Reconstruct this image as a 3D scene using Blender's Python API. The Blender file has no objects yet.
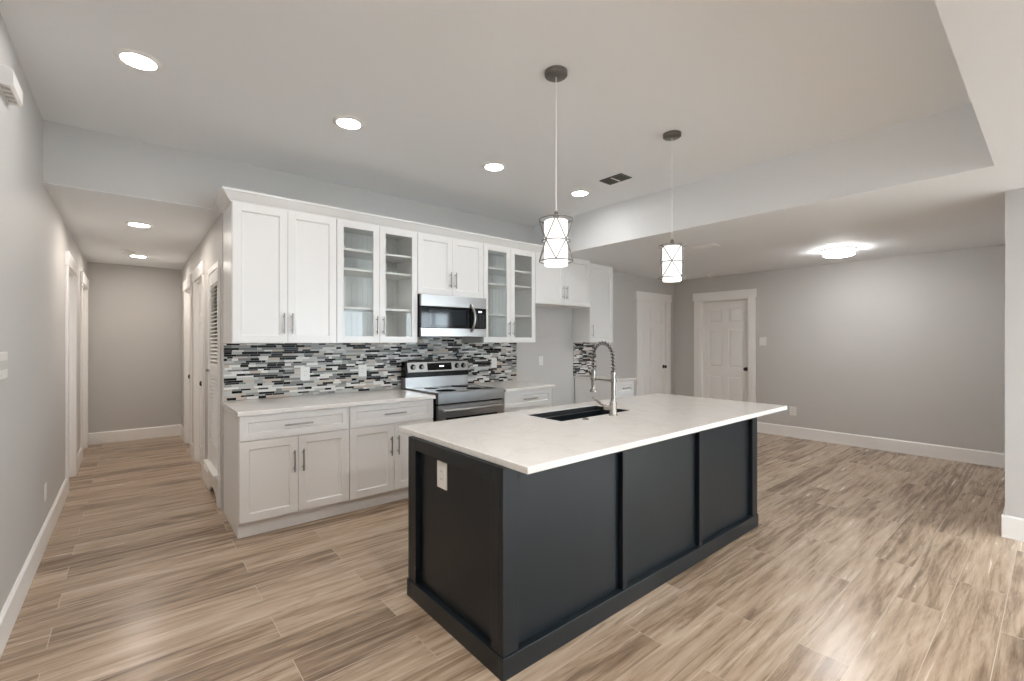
import bpy, bmesh, math, random
from mathutils import Matrix, Vector
C = bpy.context.scene.collection
SC = bpy.context.scene
R = math.radians
random.seed(7)

# ------------------------------------------------------------------ camera
cam = bpy.data.cameras.new('camera')
cam.sensor_width = 36.0
cam.lens = 456.2 / 1024 * 36
cam.shift_y = 0.9 / 1024
cam.clip_start = 0.02
cam_o = bpy.data.objects.new('camera', cam)
C.objects.link(cam_o)
cam_o.location = (0, 0, 1.4136)
cam_o.rotation_euler = (R(90), 0, -0.6952)
SC.camera = cam_o

# ------------------------------------------------------------------ sky, exposure
SKY = 3.0            # daylight outside the living-room windows
DOWN = 19.0          # recessed lamp lens
PEND = 0.25          # pendant shade
FLUSH = 15.0         # flush ceiling lamp
FILL_NEAR = 52.0          # added fill lamps above the camera, out of view
HALL = 34.0          # recessed lamps of the hallway
FILL_LIVING = 90.0        # added fill lamps, unseen, in the living room behind the camera
w = bpy.data.worlds.new('sky'); SC.world = w
w.use_nodes = True
bg = w.node_tree.nodes['Background']
bg.inputs[0].default_value = (0.80, 0.905, 1.0, 1)
bg.inputs[1].default_value = SKY
SC.view_settings.view_transform = 'Standard'
SC.view_settings.look = 'None'
SC.view_settings.gamma = 1
SC.view_settings.use_curve_mapping = False
SC.view_settings.exposure = 2.3
SC.cycles.max_bounces = 14
SC.cycles.diffuse_bounces = 8
SC.cycles.glossy_bounces = 5
SC.cycles.transmission_bounces = 6
SC.cycles.transparent_max_bounces = 12
SC.cycles.sample_clamp_indirect = 6.0
SC.cycles.use_denoising = True
SC.cycles.caustics_reflective = False
SC.cycles.caustics_refractive = False

# ------------------------------------------------------------------ materials
def mat(name, col, rough=0.5, metal=0.0, spec=0.5, bump=None, emit=0.0, coat=0.0):
    m = bpy.data.materials.new(name); m.use_nodes = True
    nt = m.node_tree; b = nt.nodes['Principled BSDF']
    b.inputs['Base Color'].default_value = (*col, 1)
    b.inputs['Roughness'].default_value = rough
    b.inputs['Metallic'].default_value = metal
    b.inputs['Specular IOR Level'].default_value = spec
    b.inputs['Coat Weight'].default_value = coat
    if emit:
        b.inputs['Emission Color'].default_value = (*col, 1)
        b.inputs['Emission Strength'].default_value = emit
    if bump:
        scale, strength, dist = bump
        tc = nt.nodes.new('ShaderNodeTexCoord')
        n = nt.nodes.new('ShaderNodeTexNoise'); n.inputs['Scale'].default_value = scale
        n.inputs['Detail'].default_value = 4
        bp = nt.nodes.new('ShaderNodeBump'); bp.inputs['Strength'].default_value = strength
        bp.inputs['Distance'].default_value = dist
        nt.links.new(tc.outputs['Object'], n.inputs['Vector'])
        nt.links.new(n.outputs['Fac'], bp.inputs['Height'])
        nt.links.new(bp.outputs['Normal'], b.inputs['Normal'])
    return m

class NT:
    """small helper to write node graphs"""
    def __init__(s, m):
        s.nt = m.node_tree; s.b = s.nt.nodes['Principled BSDF']
    def new(s, t, **kw):
        n = s.nt.nodes.new(t)
        for k, v in kw.items(): setattr(n, k, v)
        return n
    def link(s, a, b): s.nt.links.new(a, b)
    def m(s, op, a, b=None, c=None):
        n = s.nt.nodes.new('ShaderNodeMath'); n.operation = op
        for i, v in enumerate((a, b, c)):
            if v is None: continue
            if isinstance(v, (int, float)): n.inputs[i].default_value = v
            else: s.link(v, n.inputs[i])
        return n.outputs[0]
    def ramp(s, fac, stops, interp='LINEAR'):
        n = s.nt.nodes.new('ShaderNodeValToRGB'); cr = n.color_ramp; cr.interpolation = interp
        while len(cr.elements) < len(stops): cr.elements.new(0.5)
        for e, (p, c) in zip(cr.elements, stops):
            e.position = p; e.color = (*c, 1)
        s.link(fac, n.inputs[0]); return n.outputs[0]
    def mix(s, fac, a, b, mode='MIX'):
        n = s.nt.nodes.new('ShaderNodeMix'); n.data_type = 'RGBA'; n.blend_type = mode
        for sock, v in ((n.inputs[0], fac), (n.inputs[6], a), (n.inputs[7], b)):
            if isinstance(v, (int, float)): sock.default_value = v
            elif isinstance(v, tuple): sock.default_value = (*v, 1)
            else: s.link(v, sock)
        return n.outputs[2]

M_WALL = mat('wall_paint', (0.588, 0.578, 0.566), 0.55, spec=0.35, bump=(260, 0.08, 0.002))
M_CEIL = mat('ceiling_paint', (0.845, 0.865, 0.885), 0.7, spec=0.25, bump=(300, 0.08, 0.002))
M_TRIM = mat('white_trim', (0.90, 0.895, 0.885), 0.35)
M_CAB = mat('cabinet_white', (0.80, 0.797, 0.79), 0.32)
M_CABIN = mat('cabinet_inside', (0.80, 0.81, 0.81), 0.5)
M_DOOR = mat('door_white', (0.90, 0.895, 0.885), 0.38)
M_GAP = mat('gap_shade', (0.02, 0.02, 0.02), 0.8)  # near-black sheets that paint in the shade behind openings
M_PLATE = mat('white_plastic', (0.82, 0.81, 0.79), 0.3)
M_SLOT = mat('socket_slot', (0.25, 0.24, 0.23), 0.5)
M_PULL = mat('brushed_nickel', (0.38, 0.365, 0.35), 0.32, 1.0)
M_CHROME = mat('nickel', (0.36, 0.345, 0.325), 0.25, 1.0)
M_DARKMETAL = mat('dark_nickel', (0.22, 0.21, 0.20), 0.35, 1.0)
M_BURNER = mat('burner_print', (0.06, 0.06, 0.06), 0.6, spec=0.05)
M_GRILLE = mat('grille_grey', (0.52, 0.50, 0.48), 0.5)
M_WIRE = mat('cage_wire', (0.22, 0.215, 0.21), 0.5, 0.3)
M_HOSE = mat('black_hose', (0.02, 0.02, 0.02), 0.5)
M_KNOB = mat('dark_bronze', (0.06, 0.055, 0.05), 0.3, 0.9)
M_BLACK = mat('black_enamel', (0.006, 0.006, 0.007), 0.25, spec=0.25)
M_BLKGLASS = mat('black_glass', (0.004, 0.0045, 0.006), 0.06, spec=0.4)
M_SINK = mat('black_sink', (0.012, 0.012, 0.013), 0.4)
M_VENTDARK = mat('vent_dark', (0.10, 0.10, 0.095), 0.5, 0.3)
M_DISPLAY = mat('display', (0.65, 0.80, 1.0), 0.3, emit=1.5)
M_LENS = mat('lamp_lens', (1.0, 0.97, 0.935), 0.4, emit=DOWN)
M_FILLNEAR = mat('fill_lens_near', (1.0, 0.935, 0.87), 0.4, emit=FILL_NEAR)
M_LENSHALL = mat('lamp_lens_hall', (1.0, 0.90, 0.80), 0.4, emit=HALL)
M_FILLLIVING = mat('fill_lens_living', (1.0, 0.985, 0.97), 0.4, emit=FILL_LIVING)
M_SHADE = mat('pendant_shade', (1.0, 0.97, 0.93), 0.5, emit=PEND)
M_FLUSH = mat('flush_glass', (1.0, 0.99, 0.975), 0.4, emit=FLUSH)
M_GROUND = mat('added_ground_grey', (0.55, 0.54, 0.52), 0.8, bump=(20, 0.2, 0.01))
M_ISLAND = mat('island_paint', (0.0065, 0.0105, 0.0140), 0.33, spec=0.45, bump=(9, 0.05, 0.004))

def steel_mat():
    m = mat('stainless', (0.44, 0.435, 0.43), 0.26, 1.0)
    g = NT(m)
    tc = g.new('ShaderNodeTexCoord'); mp = g.new('ShaderNodeMapping')
    mp.inputs['Scale'].default_value = (2, 300, 300)
    g.link(tc.outputs['Object'], mp.inputs[0])
    n = g.new('ShaderNodeTexNoise'); n.inputs['Scale'].default_value = 1
    g.link(mp.outputs[0], n.inputs['Vector'])
    g.link(g.m('MULTIPLY_ADD', n.outputs['Fac'], 0.06, 0.27), g.b.inputs['Roughness'])
    return m
M_STEEL = steel_mat()

def glass_mat():
    m = bpy.data.materials.new('cabinet_glass'); m.use_nodes = True
    nt = m.node_tree; nt.nodes.clear()
    out = nt.nodes.new('ShaderNodeOutputMaterial')
    t = nt.nodes.new('ShaderNodeBsdfTransparent'); t.inputs[0].default_value = (0.98, 0.99, 0.985, 1)
    gl = nt.nodes.new('ShaderNodeBsdfGlossy'); gl.inputs['Roughness'].default_value = 0.02
    f = nt.nodes.new('ShaderNodeFresnel'); f.inputs[0].default_value = 1.5
    mx = nt.nodes.new('ShaderNodeMixShader')
    ge = nt.nodes.new('ShaderNodeNewGeometry'); mu = nt.nodes.new('ShaderNodeMath'); mu.operation = 'MULTIPLY_ADD'
    mu.inputs[1].default_value = -1; mu.inputs[2].default_value = 1
    m2 = nt.nodes.new('ShaderNodeMath'); m2.operation = 'MULTIPLY'
    nt.links.new(ge.outputs['Backfacing'], mu.inputs[0]); nt.links.new(mu.outputs[0], m2.inputs[0]); nt.links.new(f.outputs[0], m2.inputs[1])
    nt.links.new(m2.outputs[0], mx.inputs[0]); nt.links.new(t.outputs[0], mx.inputs[1])
    nt.links.new(gl.outputs[0], mx.inputs[2]); nt.links.new(mx.outputs[0], out.inputs[0])
    return m
M_GLASS = glass_mat()

def quartz_mat():
    m = mat('quartz', (0.78, 0.76, 0.73), 0.16)
    g = NT(m)
    tc = g.new('ShaderNodeTexCoord')
    n = g.new('ShaderNodeTexNoise'); n.inputs['Scale'].default_value = 2.2
    n.inputs['Detail'].default_value = 8; n.inputs['Distortion'].default_value = 1.2
    g.link(tc.outputs['Object'], n.inputs['Vector'])
    vein = g.ramp(n.outputs['Fac'], [(0.47, (0, 0, 0)), (0.5, (1, 1, 1)), (0.53, (0, 0, 0))])
    n2 = g.new('ShaderNodeTexNoise'); n2.inputs['Scale'].default_value = 9
    g.link(tc.outputs['Object'], n2.inputs['Vector'])
    base = g.mix(n2.outputs['Fac'], (0.76, 0.735, 0.70), (0.81, 0.795, 0.77))
    g.link(g.mix(g.m('MULTIPLY', vein, 0.22), base, (0.60, 0.56, 0.51)), g.b.inputs['Base Color'])
    return m
M_QUARTZ = quartz_mat()

def floor_mat():
    m = mat('plank_floor', (0.5, 0.4, 0.3), 0.3)
    g = NT(m)
    tc = g.new('ShaderNodeTexCoord')
    mp = g.new('ShaderNodeMapping'); mp.inputs['Location'].default_value = (0.3, 0.017, 0)
    g.link(tc.outputs['Object'], mp.inputs[0])
    br = g.new('ShaderNodeTexBrick'); br.offset = 0.37; br.offset_frequency = 2
    for k, v in (('Scale', 1), ('Mortar Size', 0.0016), ('Mortar Smooth', 0.3), ('Bias', 0),
                 ('Brick Width', 1.35), ('Row Height', 0.2)):
        br.inputs[k].default_value = v
    br.inputs['Color1'].default_value = (0, 0, 0, 1); br.inputs['Color2'].default_value = (1, 1, 1, 1)
    br.inputs['Mortar'].default_value = (0.5, 0.5, 0.5, 1)
    g.link(mp.outputs[0], br.inputs['Vector'])
    sep = g.new('ShaderNodeSeparateColor'); g.link(br.outputs['Color'], sep.inputs[0])
    rnd = sep.outputs[0]
    cx = g.new('ShaderNodeCombineXYZ')
    g.link(g.m('MULTIPLY', rnd, 37.0), cx.inputs[0]); g.link(g.m('MULTIPLY', rnd, 91.0), cx.inputs[1])
    add = g.new('ShaderNodeVectorMath', operation='ADD')
    g.link(tc.outputs['Object'], add.inputs[0]); g.link(cx.outputs[0], add.inputs[1])
    def grain(sx, sy, detail, dist, rough=0.55):
        q = g.new('ShaderNodeMapping'); q.inputs['Scale'].default_value = (sx, sy, 1)
        g.link(add.outputs[0], q.inputs[0])
        n = g.new('ShaderNodeTexNoise'); n.inputs['Scale'].default_value = 1
        n.inputs['Detail'].default_value = detail; n.inputs['Distortion'].default_value = dist
        n.inputs['Roughness'].default_value = rough
        g.link(q.outputs[0], n.inputs['Vector']); return n.outputs['Fac']
    g1 = grain(0.8, 5, 5, 1.6, 0.6)       # broad bands
    g2 = grain(2.2, 38, 5, 0.6, 0.6)      # streaks
    g3 = grain(12, 170, 2, 0.2)           # fine fibres
    g4 = grain(1.2, 13, 7, 2.0, 0.66)     # dark mineral streaks
    wmap = g.new('ShaderNodeMapping'); wmap.inputs['Scale'].default_value = (0.30, 1.6, 1)
    g.link(add.outputs[0], wmap.inputs[0])
    wv = g.new('ShaderNodeTexWave', bands_direction='Y'); wv.inputs['Scale'].default_value = 3.2
    wv.inputs['Distortion'].default_value = 9; wv.inputs['Detail'].default_value = 3; wv.inputs['Detail Scale'].default_value = 1.1
    g.link(wmap.outputs[0], wv.inputs['Vector'])
    tone = g.m('ADD', g.m('MULTIPLY', g1, 0.50), g.m('MULTIPLY', g2, 0.40))
    tone = g.m('ADD', tone, g.m('MULTIPLY_ADD', wv.outputs['Fac'], 0.05, 0.035))
    tone = g.m('ADD', tone, g.m('MULTIPLY_ADD', g3, 0.10, -0.05))
    tone = g.m('ADD', tone, g.m('MULTIPLY_ADD', rnd, 0.14, -0.07))
    col = g.ramp(tone, [(0.34, (0.160, 0.106, 0.069)), (0.44, (0.295, 0.210, 0.143)),
                        (0.53, (0.44, 0.327, 0.234)), (0.66, (0.56, 0.440, 0.330))])
    dark = g.ramp(g4, [(0.55, (0, 0, 0)), (0.66, (1, 1, 1))])
    col = g.mix(g.m('MULTIPLY', dark, 0.55), col, (0.15, 0.105, 0.073))
    col = g.mix(g.m('MULTIPLY', br.outputs['Fac'], 0.8), col, (0.60, 0.50, 0.40))  # paler seams: glint off the plank bevels put into the colour
    g.link(col, g.b.inputs['Base Color'])
    g.link(g.m('MULTIPLY_ADD', g2, 0.08, 0.22), g.b.inputs['Roughness'])
    bp = g.new('ShaderNodeBump'); bp.inputs['Strength'].default_value = 0.15; bp.inputs['Distance'].default_value = 0.001
    g.link(g.m('SUBTRACT', 1.0, br.outputs['Fac']), bp.inputs['Height'])
    g.link(bp.outputs['Normal'], g.b.inputs['Normal'])
    return m
M_FLOOR = floor_mat()

def tile_mat():
    m = mat('mosaic_tile', (0.5, 0.5, 0.5), 0.3, spec=0.10)
    g = NT(m)
    tc = g.new('ShaderNodeTexCoord'); sp = g.new('ShaderNodeSeparateXYZ')
    g.link(tc.outputs['Object'], sp.inputs[0])
    x, z = sp.outputs[0], sp.outputs[2]
    P = 0.055
    t = g.m('DIVIDE', g.m('ADD', z, 5.0), P)
    k, f = g.m('FLOOR', t), g.m('FRACT', t)
    s1, s2 = g.m('GREATER_THAN', f, 0.26), g.m('GREATER_THAN', f, 0.60)
    row = g.m('ADD', g.m('MULTIPLY', k, 3), g.m('ADD', s1, s2))
    # distance into the row (for the grout line)
    start = g.m('ADD', g.m('MULTIPLY', s1, 0.26), g.m('MULTIPLY', s2, 0.34))
    into = g.m('MULTIPLY', g.m('SUBTRACT', f, start), P)
    wn = g.new('ShaderNodeTexWhiteNoise', noise_dimensions='1D'); g.link(row, wn.inputs['W'])
    rr = wn.outputs['Value']
    L = g.m('MULTIPLY_ADD', rr, 0.08, 0.13)
    u = g.m('DIVIDE', g.m('ADD', g.m('MULTIPLY', rr, 13.0), g.m('ADD', x, 20.0)), L)
    cell, fu = g.m('FLOOR', u), g.m('FRACT', u)
    cv = g.new('ShaderNodeCombineXYZ'); g.link(cell, cv.inputs[0]); g.link(row, cv.inputs[1])
    w1 = g.new('ShaderNodeTexWhiteNoise', noise_dimensions='3D'); g.link(cv.outputs[0], w1.inputs['Vector'])
    cut = g.m('MULTIPLY_ADD', w1.outputs['Value'], 0.5, 0.3)
    half = g.m('GREATER_THAN', fu, cut)
    cv2 = g.new('ShaderNodeCombineXYZ'); g.link(cell, cv2.inputs[0]); g.link(row, cv2.inputs[1])
    g.link(g.m('ADD', half, 3.0), cv2.inputs[2])
    w2 = g.new('ShaderNodeTexWhiteNoise', noise_dimensions='3D'); g.link(cv2.outputs[0], w2.inputs['Vector'])
    col = g.ramp(w2.outputs['Value'], [
        (0.0, (0.002, 0.0022, 0.0025)), (0.29, (0.05, 0.058, 0.07)), (0.32, (0.22, 0.225, 0.225)),
        (0.42, (0.36, 0.365, 0.36)), (0.56, (0.55, 0.55, 0.54)), (0.73, (0.78, 0.77, 0.75)),
        (0.87, (0.56, 0.48, 0.41))], 'CONSTANT')
    du = g.m('MINIMUM', g.m('MULTIPLY', fu, L), g.m('MULTIPLY', g.m('ABSOLUTE', g.m('SUBTRACT', fu, cut)), L))
    grout = g.m('MAXIMUM', g.m('LESS_THAN', du, 0.0012), g.m('LESS_THAN', into, 0.0016))
    g.link(g.mix(grout, col, (0.45, 0.44, 0.42)), g.b.inputs['Base Color'])
    g.link(g.m('MULTIPLY_ADD', grout, 0.4, 0.3), g.b.inputs['Roughness'])
    bp = g.new('ShaderNodeBump'); bp.inputs['Strength'].default_value = 0.4; bp.inputs['Distance'].default_value = 0.001
    g.link(g.m('SUBTRACT', 1.0, grout), bp.inputs['Height']); g.link(bp.outputs['Normal'], g.b.inputs['Normal'])
    return m
M_TILE = tile_mat()

# ------------------------------------------------------------------ mesh helpers
ORG = {}   # world origin of every object
def box(bm, x0, x1, y0, y1, z0, z1, xf=None):
    vs = [bm.verts.new(p) for p in ((x0, y0, z0), (x1, y0, z0), (x1, y1, z0), (x0, y1, z0),
                                    (x0, y0, z1), (x1, y0, z1), (x1, y1, z1), (x0, y1, z1))]
    for f in ((0, 3, 2, 1), (4, 5, 6, 7), (0, 1, 5, 4), (1, 2, 6, 5), (2, 3, 7, 6), (3, 0, 4, 7)):
        bm.faces.new([vs[i] for i in f])
    return vs
def prism(bm, pts, axis, a0, a1):
    """closed polygon extruded along an axis; pts are the other two coordinates in xyz order"""
    def mk(p, a):
        q = list(p); q.insert(axis, a); return bm.verts.new(q)
    A = [mk(p, a0) for p in pts]; B = [mk(p, a1) for p in pts]; n = len(pts)
    bm.faces.new(A); bm.faces.new(B[::-1])
    for i in range(n): bm.faces.new((A[i], B[i], B[(i + 1) % n], A[(i + 1) % n]))
def lathe(bm, prof, c, axis=2, seg=24):
    """profile [(r, h)] turned about an axis through c"""
    rings = []
    for r, h in prof:
        ring = []
        for i in range(seg):
            a = 2 * math.pi * i / seg
            p = [0, 0, 0]; o = [k for k in range(3) if k != axis]
            p[axis] = c[axis] + h; p[o[0]] = c[o[0]] + r * math.cos(a); p[o[1]] = c[o[1]] + r * math.sin(a)
            ring.append(bm.verts.new(p))
        rings.append(ring)
    for A, B in zip(rings, rings[1:]):
        for i in range(seg): bm.faces.new((A[i], A[(i + 1) % seg], B[(i + 1) % seg], B[i]))
    if prof[0][0] > 1e-6: bm.faces.new(rings[0][::-1])
    if prof[-1][0] > 1e-6: bm.faces.new(rings[-1])
def tube(bm, pts, r, seg=10, closed=False, caps=True):
    pts = [Vector(p) for p in pts]; n = len(pts); rings = []
    rs = r if isinstance(r, (list, tuple)) else [r] * n
    t0 = (pts[1] - pts[0]).normalized()
    up = Vector((0, 0, 1)) if abs(t0.z) < 0.9 else Vector((1, 0, 0))
    nrm = (up - t0 * up.dot(t0)).normalized()
    for i in range(n):
        if closed: t = pts[(i + 1) % n] - pts[i - 1]
        elif i == 0: t = pts[1] - pts[0]
        elif i == n - 1: t = pts[-1] - pts[-2]
        else: t = pts[i + 1] - pts[i - 1]
        t.normalize()
        nrm = (nrm - t * nrm.dot(t)).normalized(); b = t.cross(nrm)
        rings.append([bm.verts.new(pts[i] + rs[i] * (math.cos(2 * math.pi * k / seg) * nrm + math.sin(2 * math.pi * k / seg) * b)) for k in range(seg)])
    pairs = list(zip(rings, rings[1:])) + ([(rings[-1], rings[0])] if closed else [])
    for A, B in pairs:
        for k in range(seg): bm.faces.new((A[k], A[(k + 1) % seg], B[(k + 1) % seg], B[k]))
    if caps and not closed:
        bm.faces.new(rings[0][::-1]); bm.faces.new(rings[-1])
def frustum(bm, r0, r1, ya, yb):
    """raised field facing -y: rectangle r0 (x0,x1,z0,z1) at ya rising to r1 at yb"""
    A = [bm.verts.new((x, ya, z)) for x, z in ((r0[0], r0[2]), (r0[1], r0[2]), (r0[1], r0[3]), (r0[0], r0[3]))]
    B = [bm.verts.new((x, yb, z)) for x, z in ((r1[0], r1[2]), (r1[1], r1[2]), (r1[1], r1[3]), (r1[0], r1[3]))]
    bm.faces.new(B)
    for i in range(4): bm.faces.new((A[i], A[(i + 1) % 4], B[(i + 1) % 4], B[i]))

def obj(name, bm, m, parent=None, org=None, bevel=0.0, smooth=False):
    bmesh.ops.recalc_face_normals(bm, faces=bm.faces)
    if org is None:
        if parent is not None: org = ORG[parent.name]
        else:
            xs = [v.co for v in bm.verts]
            org = Vector(((min(v.x for v in xs) + max(v.x for v in xs)) / 2, (min(v.y for v in xs) + max(v.y for v in xs)) / 2, min(v.z for v in xs)))
    org = Vector(org)
    bmesh.ops.translate(bm, verts=bm.verts, vec=-org)
    me = bpy.data.meshes.new(name); bm.to_mesh(me); bm.free()
    me.materials.append(m)
    if smooth:
        for p in me.polygons: p.use_smooth = True
    o = bpy.data.objects.new(name, me); C.objects.link(o)
    if parent is not None:
        o.parent = parent; o.location = org - ORG[parent.name]
    else: o.location = org
    ORG[o.name] = org
    if bevel:
        bv = o.modifiers.new('edge', 'BEVEL'); bv.width = bevel; bv.segments = 2; bv.limit_method = 'ANGLE'; bv.angle_limit = R(40)
    if smooth:
        sm = o.modifiers.new('split', 'EDGE_SPLIT'); sm.split_angle = R(40)
    return o
def tag(o, label, cat, group=None):
    o['label'] = label; o['category'] = cat
    if group: o['group'] = group
    return o
def thing(name, label, cat, loc, group=None):
    o = bpy.data.objects.new(name, None); C.objects.link(o); o.location = loc; ORG[o.name] = Vector(loc)
    o.empty_display_size = 0.1
    return tag(o, label, cat, group)
def struct(name, bm, m, bevel=0.0):
    o = obj(name, bm, m, org=(0, 0, 0), bevel=bevel); o['kind'] = 'structure'; return o
def dup(root, loc, label):
    r = root.copy(); C.objects.link(r); r.location = loc; ORG[r.name] = Vector(loc); r['label'] = label
    for ch in list(root.children):
        c = ch.copy(); C.objects.link(c); c.parent = r
        for gch in list(ch.children):
            d = gch.copy(); C.objects.link(d); d.parent = c
    return r
N = bmesh.new

# ------------------------------------------------------------------ room dimensions
LX, HX, RX = -0.465, 0.58, 7.5          # left wall, hall right wall, dining right wall
YW, YH, YB = 4.45, 8.50, -3.3           # kitchen wall, end of the hall, wall behind the camera
ZL, ZT = 2.50, 2.93                     # lower ceiling, tray ceiling
TX, TY = 4.10, 0.255                    # tray edges
DH = 2.11                               # door opening height

bm = N(); box(bm, LX - 0.12, RX + 0.12, YB - 0.12, YH + 0.12, -0.1, 0.0); struct('floor', bm, M_FLOOR)
bm = N(); box(bm, LX, TX, TY, YW, ZT, ZT + 0.12); struct('ceiling_tray', bm, M_CEIL)
bm = N()
box(bm, TX, RX + 0.12, TY, YW, ZL, ZT + 0.12)
box(bm, LX - 0.12, RX + 0.12, YB - 0.12, TY, ZL, ZT + 0.12)
struct('ceiling_lower', bm, M_CEIL)
bm = N(); box(bm, LX, HX, YW + 0.0008, YW + 0.12, ZL, ZL + 0.004); box(bm, LX - 0.12, HX + 0.12, YW + 0.12, YH + 0.12, ZL, ZL + 0.12); struct('ceiling_hall', bm, M_CEIL)

def wall_run(bm, a0, a1, z1, openings, put, z0=0.0):
    """wall along one axis with openings (b0,b1,zb,zt)"""
    cur = a0
    for b0, b1, zb, zt in sorted(openings):
        if b0 > cur: put(bm, cur, b0, z0, z1)
        if zb > z0: put(bm, b0, b1, z0, zb)
        if zt < z1: put(bm, b0, b1, zt, z1)
        cur = b1
    if cur < a1: put(bm, cur, a1, z0, z1)
L1, L2 = (5.92, 6.62), (7.50, 8.27)
R1, R2, R3 = (4.62, 5.20), (5.72, 6.48), (6.98, 7.76)
DBK, DRT = (6.47, 7.28), (3.14, 3.95)
WPAT, WMID = (5.70, 7.35), (2.4, 4.6)
bm = N(); wall_run(bm, YB - 0.12, YH + 0.12, ZT + 0.1, [(*L1, 0, DH), (*L2, 0, DH)],
                   lambda b, a, c, z, zz: box(b, LX - 0.12, LX, a, c, z, zz)); struct('wall_left', bm, M_WALL)
bm = N(); wall_run(bm, HX, RX, ZT + 0.1, [(*DBK, 0, DH)], lambda b, a, c, z, zz: box(b, a, c, YW, YW + 0.12, z, zz))
box(bm, LX, HX, YW, YW + 0.12, ZL + 0.0045, ZT + 0.1); struct('wall_back', bm, M_WALL)
bm = N(); wall_run(bm, YW + 0.12, YH, ZL, [(*R1, 0.0, 2.05), (*R2, 0, DH), (*R3, 0, DH)],
                   lambda b, a, c, z, zz: box(b, HX, HX + 0.12, a, c, z, zz)); struct('wall_hall_right', bm, M_WALL)
bm = N(); box(bm, LX, HX + 0.12, YH, YH + 0.12, 0, ZL); struct('wall_hall_end', bm, M_WALL)
bm = N(); wall_run(bm, YB - 0.12, YW + 0.12, ZL, [(*DRT, 0, DH)], lambda b, a, c, z, zz: box(b, RX, RX + 0.12, a, c, z, zz)); struct('wall_right', bm, M_WALL)
bm = N(); box(bm, 4.85, RX, 0.10, 0.25, 0, ZL); struct('wall_partition', bm, M_WALL)
bm = N(); wall_run(bm, LX, RX, ZL, [(*WPAT, 0.02, 2.25), (*WMID, 0.4, 2.25)], lambda b, a, c, z, zz: box(b, a, c, YB - 0.12, YB, z, zz)); struct('wall_rear', bm, M_WALL)
bm = N(); box(bm, -6, 14, -12, YB - 0.12, -0.16, -0.06); struct('added_ground', bm, M_GROUND)  # unseen ground, added so daylight comes from above only

# windows behind the camera
def window(name, x0, x1, z0, z1, n):
    root = bpy.data.objects.new(name, None); C.objects.link(root); root.location = ((x0 + x1) / 2, YB - 0.06, z0); ORG[name] = Vector(root.location)
    root['kind'] = 'structure'
    bm = N(); t = 0.05
    box(bm, x0, x0 + t, YB - 0.1, YB - 0.02, z0, z1); box(bm, x1 - t, x1, YB - 0.1, YB - 0.02, z0, z1)
    box(bm, x0 + t, x1 - t, YB - 0.1, YB - 0.02, z0, z0 + t); box(bm, x0 + t, x1 - t, YB - 0.1, YB - 0.02, z1 - t, z1)
    for k in range(1, n):
        xm = x0 + (x1 - x0) * k / n; box(bm, xm - 0.03, xm + 0.03, YB - 0.09, YB - 0.03, z0 + t, z1 - t)
    obj('window_frame', bm, M_TRIM, root)
    bm = N(); box(bm, x0 + t, x1 - t, YB - 0.064, YB - 0.058, z0 + t, z1 - t); obj('window_pane', bm, M_GLASS, root)
window('window_1', *WPAT, 0.02, 2.25, 2)
window('window_2', *WMID, 0.4, 2.25, 2)

# ------------------------------------------------------------------ baseboards
def base_y(name, y, s, spans, h=0.16, t=0.016):   # along X on a wall at y, sticking out by s*t
    bm = N()
    for a, b in spans:
        p = [(y, 0), (y + s * t, 0), (y + s * t, h - 0.012), (y + s * t * 0.45, h), (y, h)]
        prism(bm, p, 0, a, b)
    struct(name, bm, M_TRIM)
def base_x(name, x, s, spans, h=0.16, t=0.016):
    bm = N()
    for a, b in spans:
        p = [(x, 0), (x + s * t, 0), (x + s * t, h - 0.012), (x + s * t * 0.45, h), (x, h)]
        prism(bm, p, 1, a, b)
    struct(name, bm, M_TRIM)
CW = 0.10
base_x('baseboard_left', LX, 1, [(YB, L1[0] - CW), (L1[1] + CW, L2[0] - CW)])
base_y('baseboard_hall_end', YH, -1, [(LX, HX)])
base_x('baseboard_hall_right', HX, -1, [(R1[1] + 0.06, R2[0] - CW), (R2[1] + CW, R3[0] - CW), (R3[1] + CW, YH - 0.016)])
base_y('baseboard_back', YW, -1, [(3.70, 4.90), (5.27, DBK[0] - CW)])
base_x('baseboard_right', RX, -1, [(0.25, DRT[0] - CW), (DRT[1] + CW, YW)])
bm = N(); h, t = 0.16, 0.016
prism(bm, [(4.85, 0), (4.85 - t, 0), (4.85 - t, h - 0.012), (4.85 - t * 0.45, h), (4.85, h)], 1, 0.10 - t, 0.25 + t)
prism(bm, [(0.25, 0), (0.25 + t, 0), (0.25 + t, h - 0.012), (0.25 + t * 0.45, h), (0.25, h)], 0, 4.85, RX - t)
prism(bm, [(0.10, 0), (0.10 - t, 0), (0.10 - t, h - 0.012), (0.10 - t * 0.45, h), (0.10, h)], 0, 4.85, RX)
struct('baseboard_partition', bm, M_TRIM)

# ------------------------------------------------------------------ doors
def xform(bm, mtx): bmesh.ops.transform(bm, matrix=mtx, verts=bm.verts)
def six_panel(w, h):
    """door slab: x 0..w, z 0..h, front face towards -y at y=0"""
    bm = N(); d = 0.009
    box(bm, 0, w, d, 0.035, 0, h)
    st, mid = 0.105, 0.10
    rails = [(0, 0.20), (0.84, 0.98), (1.62, 1.72), (h - 0.12, h)]
    box(bm, 0, st, 0, d, 0, h); box(bm, w - st, w, 0, d, 0, h)
    for a, b in rails: box(bm, st, w - st, 0, d, a, b)
    for (a, b) in ((rails[0][1], rails[1][0]), (rails[1][1], rails[2][0]), (rails[2][1], rails[3][0])):
        box(bm, w / 2 - mid / 2, w / 2 + mid / 2, 0, d, a, b)
        for x0, x1 in ((st, w / 2 - mid / 2), (w / 2 + mid / 2, w - st)):
            g, k = 0.012, 0.035
            frustum(bm, (x0 + g, x1 - g, a + g, b - g), (x0 + k, x1 - k, a + k, b - k), d, 0.001)
    return bm
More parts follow.
